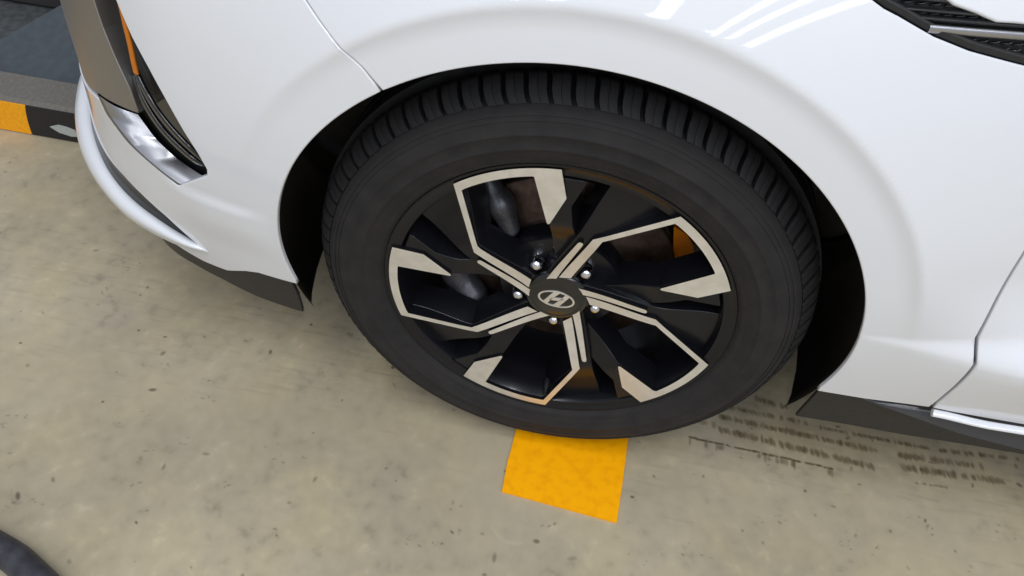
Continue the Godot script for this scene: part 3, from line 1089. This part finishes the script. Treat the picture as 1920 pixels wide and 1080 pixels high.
func _brake(wheel: Node3D) -> void:
	var st := begin()
	lathe(st, [[0.0, -0.052], [0.072, -0.052], [0.076, -0.056], [0.078, -0.078], [0.080, -0.080], [0.150, -0.080], [0.1515, -0.082], [0.1515, -0.088], [0.148, -0.089], [0.148, -0.098], [0.1515, -0.099], [0.1515, -0.106], [0.15, -0.107]], 90)
	put(st, "brake_disc", mats.disc, wheel)
	# cast caliper with its two bridge arms and bolts, modelled as one field
	var joints := [
		[Vector3(-0.112, 0.128, -0.075), 0.014, Vector3(-0.092, 0.105, -0.062), 0.017],
		[Vector3(-0.092, 0.105, -0.062), 0.017, Vector3(-0.076, 0.070, -0.058), 0.013],
		[Vector3(-0.128, 0.108, -0.080), 0.018, Vector3(-0.150, 0.040, -0.080), 0.022],
		[Vector3(-0.150, 0.040, -0.080), 0.022, Vector3(-0.150, -0.050, -0.078), 0.022],
		[Vector3(-0.150, -0.050, -0.078), 0.022, Vector3(-0.122, -0.078, -0.064), 0.020],
		[Vector3(-0.122, -0.078, -0.064), 0.020, Vector3(-0.108, -0.088, -0.060), 0.013],
		[Vector3(-0.135, 0.020, -0.068), 0.018, Vector3(-0.100, -0.010, -0.066), 0.014],
		[Vector3(-0.118, 0.030, -0.060), 0.010, Vector3(-0.104, 0.052, -0.058), 0.008]]
	var lo := Vector3(-0.185, -0.12, -0.115)
	var cell := 0.0042
	var dim := Vector3i(32, 66, 22)
	st = begin()
	nets(st, joints, lo, cell, dim, 0.010)
	put(st, "brake_caliper", mats.cast, wheel)
	# rounded yellow piece behind the disc's edge
	st = begin()
	var yellow_edge := PackedVector2Array([Vector2(0.147, 0.0225), Vector2(0.158, 0.023), Vector2(0.165, 0.034), Vector2(0.1685, 0.050), Vector2(0.165, 0.068), Vector2(0.152, 0.086), Vector2(0.133, 0.0955)])
	slab(st, yellow_edge, 0.01, func(q: Vector2) -> Vector3: return Vector3(q.x, q.y, -0.088), -0.094)
	put(st, "yellow_piece", mats.amber, wheel)
	# knuckle and drive shaft behind
	st = begin()
	lathe(st, [[0.0, -0.11], [0.14, -0.11], [0.16, -0.125], [0.16, -0.13]], 48)
	put(st, "dust_shield", mats.dark, wheel)

# smooth union of tapered capsules, meshed as surface nets
func nets(st: SurfaceTool, bones: Array, lo: Vector3, cell: float, dim: Vector3i, k: float) -> void:
	var field := func(p: Vector3) -> float:
		var d := 1.0
		for b in bones:
			var ab: Vector3 = b[2] - b[0]
			var t := clampf((p - b[0]).dot(ab) / ab.length_squared(), 0.0, 1.0)
			var e: float = p.distance_to(b[0] + ab * t) - lerpf(b[1], b[3], t)
			var h := clampf(0.5 + 0.5 * (e - d) / k, 0.0, 1.0)
			d = lerpf(e, d, h) - k * h * (1.0 - h)
		return d
	var sy := dim.z + 1
	var sx := (dim.y + 1) * sy
	var val := PackedFloat32Array()
	val.resize((dim.x + 1) * sx)
	for i in dim.x + 1:
		for j in dim.y + 1:
			for m in dim.z + 1:
				val[i * sx + j * sy + m] = field.call(lo + Vector3(i, j, m) * cell)
	var pts := {}
	var nrm := {}
	for i in dim.x:
		for j in dim.y:
			for m in dim.z:
				var base := i * sx + j * sy + m
				var neg := 0
				for c in 8:
					if val[base + (c & 1) * sx + ((c >> 1) & 1) * sy + (c >> 2)] < 0.0:
						neg += 1
				if neg == 0 or neg == 8:
					continue
				var sum := Vector3.ZERO
				var n := 0
				for c in 8:
					for axis in 3:
						if (c >> axis) & 1:
							continue
						var c2 := c | (1 << axis)
						var v0 := val[base + (c & 1) * sx + ((c >> 1) & 1) * sy + (c >> 2)]
						var v1 := val[base + (c2 & 1) * sx + ((c2 >> 1) & 1) * sy + (c2 >> 2)]
						if (v0 < 0.0) != (v1 < 0.0):
							var t := v0 / (v0 - v1)
							sum += Vector3(c & 1, (c >> 1) & 1, c >> 2).lerp(Vector3(c2 & 1, (c2 >> 1) & 1, c2 >> 2), t)
							n += 1
				var p := lo + (Vector3(i, j, m) + sum / n) * cell
				pts[base] = p
				var e := 0.001
				nrm[base] = Vector3(field.call(p + Vector3(e, 0, 0)) - field.call(p - Vector3(e, 0, 0)), field.call(p + Vector3(0, e, 0)) - field.call(p - Vector3(0, e, 0)), field.call(p + Vector3(0, 0, e)) - field.call(p - Vector3(0, 0, e))).normalized()
	var step := [sx, sy, 1]
	for base in pts:
		for axis in 3:
			var v0: float = val[base]
			var v1: float = val[base + step[axis]]
			if (v0 < 0.0) == (v1 < 0.0):
				continue
			var b: int = step[(axis + 1) % 3]
			var c: int = step[(axis + 2) % 3]
			var q := [base, base - b, base - b - c, base - c]
			if not (pts.has(q[1]) and pts.has(q[2]) and pts.has(q[3])):
				continue
			var order := [0, 1, 2, 0, 2, 3] if v0 > 0.0 else [0, 2, 1, 0, 3, 2]
			for w in order:
				vtx(st, pts[q[w]], nrm[q[w]])

# ------------------------------------------------------------------ things on the floor
func _floor_things() -> void:
	# yellow mark under the tyre
	var tape := begin()
	var poly := pv([[-0.030, -0.060], [-0.0305, -0.02], [-0.0325, 0.042], [-0.0335, 0.046], [-0.032, 0.1035], [0.05, 0.109], [0.147, 0.116], [0.1495, 0.05], [0.151, -0.046], [0.151, -0.065]])
	var ft := func(q: Vector2) -> Vector3: return Vector3(q.x, 0.0035, q.y)
	sheet(tape, poly, 0.02, ft, true)
	var ym := tri(std(Color(1, 1, 1), 0.55), noise_tex(31, 0.02, Color(0.965, 0.635, 0.0), Color(1.0, 0.685, 0.0), 512, 0.15, 0.6, 5), 4.0)
	ym.metallic_specular = 0.25
	var line := dense(poly, 0.03)
	for i in line.size():
		var a := line[i]
		var b := line[(i + 1) % line.size()]
		var nn := Vector3(b.y - a.y, 0, a.x - b.x).normalized()
		for v in [Vector3(a.x, 0.0035, a.y), Vector3(b.x, 0.0035, b.y), Vector3(b.x, 0.0002, b.y), Vector3(a.x, 0.0035, a.y), Vector3(b.x, 0.0002, b.y), Vector3(a.x, 0.0002, a.y)]:
			vtx(tape, v, nn)
	tag(put(tape, "floor_tape", ym, self), "square of yellow floor tape under the front tyre", "floor tape")
	# hose
	var path := []
	var ctl := [Vector3(-1.15, 0.021, 0.30), Vector3(-0.90, 0.021, 0.305), Vector3(-0.70, 0.021, 0.349), Vector3(-0.632, 0.021, 0.372), Vector3(-0.55, 0.021, 0.418), Vector3(-0.45, 0.021, 0.52), Vector3(-0.40, 0.021, 0.70)]
	for i in range(0, ctl.size() - 1):
		for k in 12:
			path.append((ctl[i] as Vector3).cubic_interpolate(ctl[i + 1], ctl[maxi(i - 1, 0)], ctl[mini(i + 2, ctl.size() - 1)], k / 12.0))
	var hose := begin()
	var secs := []
	for i in path.size():
		var t: Vector3 = (path[mini(i + 1, path.size() - 1)] - path[maxi(i - 1, 0)]).normalized()
		var s := t.cross(Vector3.UP).normalized()
		var row := []
		for k in 20:
			row.append(path[i] + (s * cos(TAU * k / 20.0) + Vector3.UP * sin(TAU * k / 20.0)) * 0.0205)
		secs.append(row)
	loft(hose, secs, true)
	tag(put(hose, "rubber_hose", tri(std(Color(1, 1, 1), 0.45), noise_tex(33, 0.03, Color(0.16, 0.16, 0.18), Color(0.24, 0.24, 0.26), 256), 5.0), self), "thick black rubber hose lying on the concrete at the lower left", "hose")
	# striped guard bar
	var guard := Node3D.new()
	guard.name = "guard_bar"
	guard.position = Vector3(-1.6, 0, -0.555)
	add_child(guard)
	tag(guard, "low steel guard bar striped yellow and black behind the bumper", "guard bar")
	var st := begin()
	box(st, Vector3(-0.9, 0.0, -0.05), Vector3(0.78, 0.086, 0.048), 0.010)
	put(st, "bar", tri(std(Color(1, 1, 1), 0.6), noise_tex(34, 0.09, Color(0.40, 0.385, 0.35), Color(0.45, 0.43, 0.395), 256), 4.0), guard)
	var yb := tri(std(Color(1, 1, 1), 0.5), noise_tex(35, 0.09, Color(0.95, 0.63, 0.0), Color(0.985, 0.675, 0.0), 256), 4.0)
	var kb := std(Color(0.10, 0.10, 0.11), 0.5)
	for b in [[-0.9, -0.5, 1], [-0.5, -0.1, 0], [-0.1, 0.432, 1], [0.432, 0.78, 0]]:
		st = begin()
		var edge := func(y: float) -> float: return 0.017 * (1.0 - y / 0.08) + 0.004 * sin(y / 0.08 * 2.6)
		var pl := PackedVector2Array()
		for k in 9:
			var y := 0.0025 + 0.076 * k / 8.0
			pl.append(Vector2(b[0] - edge.call(y), y))
		for k in 9:
			var y := 0.0785 - 0.076 * k / 8.0
			pl.append(Vector2(b[1] - 0.0008 - (edge.call(y) if b[1] < 0.7 else 0.0), y))
		slab(st, pl, 0.03, func(q: Vector2) -> Vector3: return Vector3(q.x, q.y, 0.0496), 0.047)
		put(st, "yellow_stripe" if b[2] == 1 else "black_stripe", yb if b[2] == 1 else kb, guard)
	st = begin()
	slab(st, pv([[0.468, 0.034], [0.485, 0.022], [0.512, 0.017], [0.528, 0.020], [0.526, 0.036], [0.508, 0.041], [0.49, 0.043]]), 0.02, func(q: Vector2) -> Vector3: return Vector3(q.x, q.y, 0.0512), 0.0485)
	put(st, "scuffed_patch", std(Color(0.66, 0.68, 0.66), 0.6), guard)
	# machine behind the bar
	var mach := Node3D.new()
	mach.name = "machine_base"
	mach.position = Vector3(-1.6, 0, -1.1)
	add_child(mach)
	tag(mach, "dark grey steel machine base behind the striped guard bar", "machine")
	var steel := tri(std(Color(1, 1, 1), 0.55), noise_tex(36, 0.05, Color(0.27, 0.28, 0.28), Color(0.33, 0.34, 0.34), 256), 3.0)
	var blue := tri(std(Color(1, 1, 1), 0.5), noise_tex(37, 0.04, Color(0.255, 0.285, 0.30), Color(0.285, 0.315, 0.33), 256), 3.0)
	st = begin()
	box(st, Vector3(-0.9, 0.0, -0.7), Vector3(0.62, 0.03, 0.47), 0.004)
	put(st, "base_plate", steel, mach)
	st = begin()
	box(st, Vector3(-0.9, 0.0305, -0.10), Vector3(0.60, 0.16, 0.16), 0.01)
	put(st, "cross_beam", std(Color(0.20, 0.185, 0.18), 0.6), mach)
	st = begin()
	var brace := pv([[0.16, 0.47], [0.60, 0.47], [0.60, 0.06], [0.42, 0.06]])
	sheet(st, brace, 0.05, func(q: Vector2) -> Vector3: return Vector3(q.x, 0.045 + 0.10 * (0.47 - q.y) / 0.4, q.y), true)
	sheet(st, brace, 0.05, func(q: Vector2) -> Vector3: return Vector3(q.x, 0.035 + 0.10 * (0.47 - q.y) / 0.4, q.y))
	put(st, "brace_plate", blue, mach)
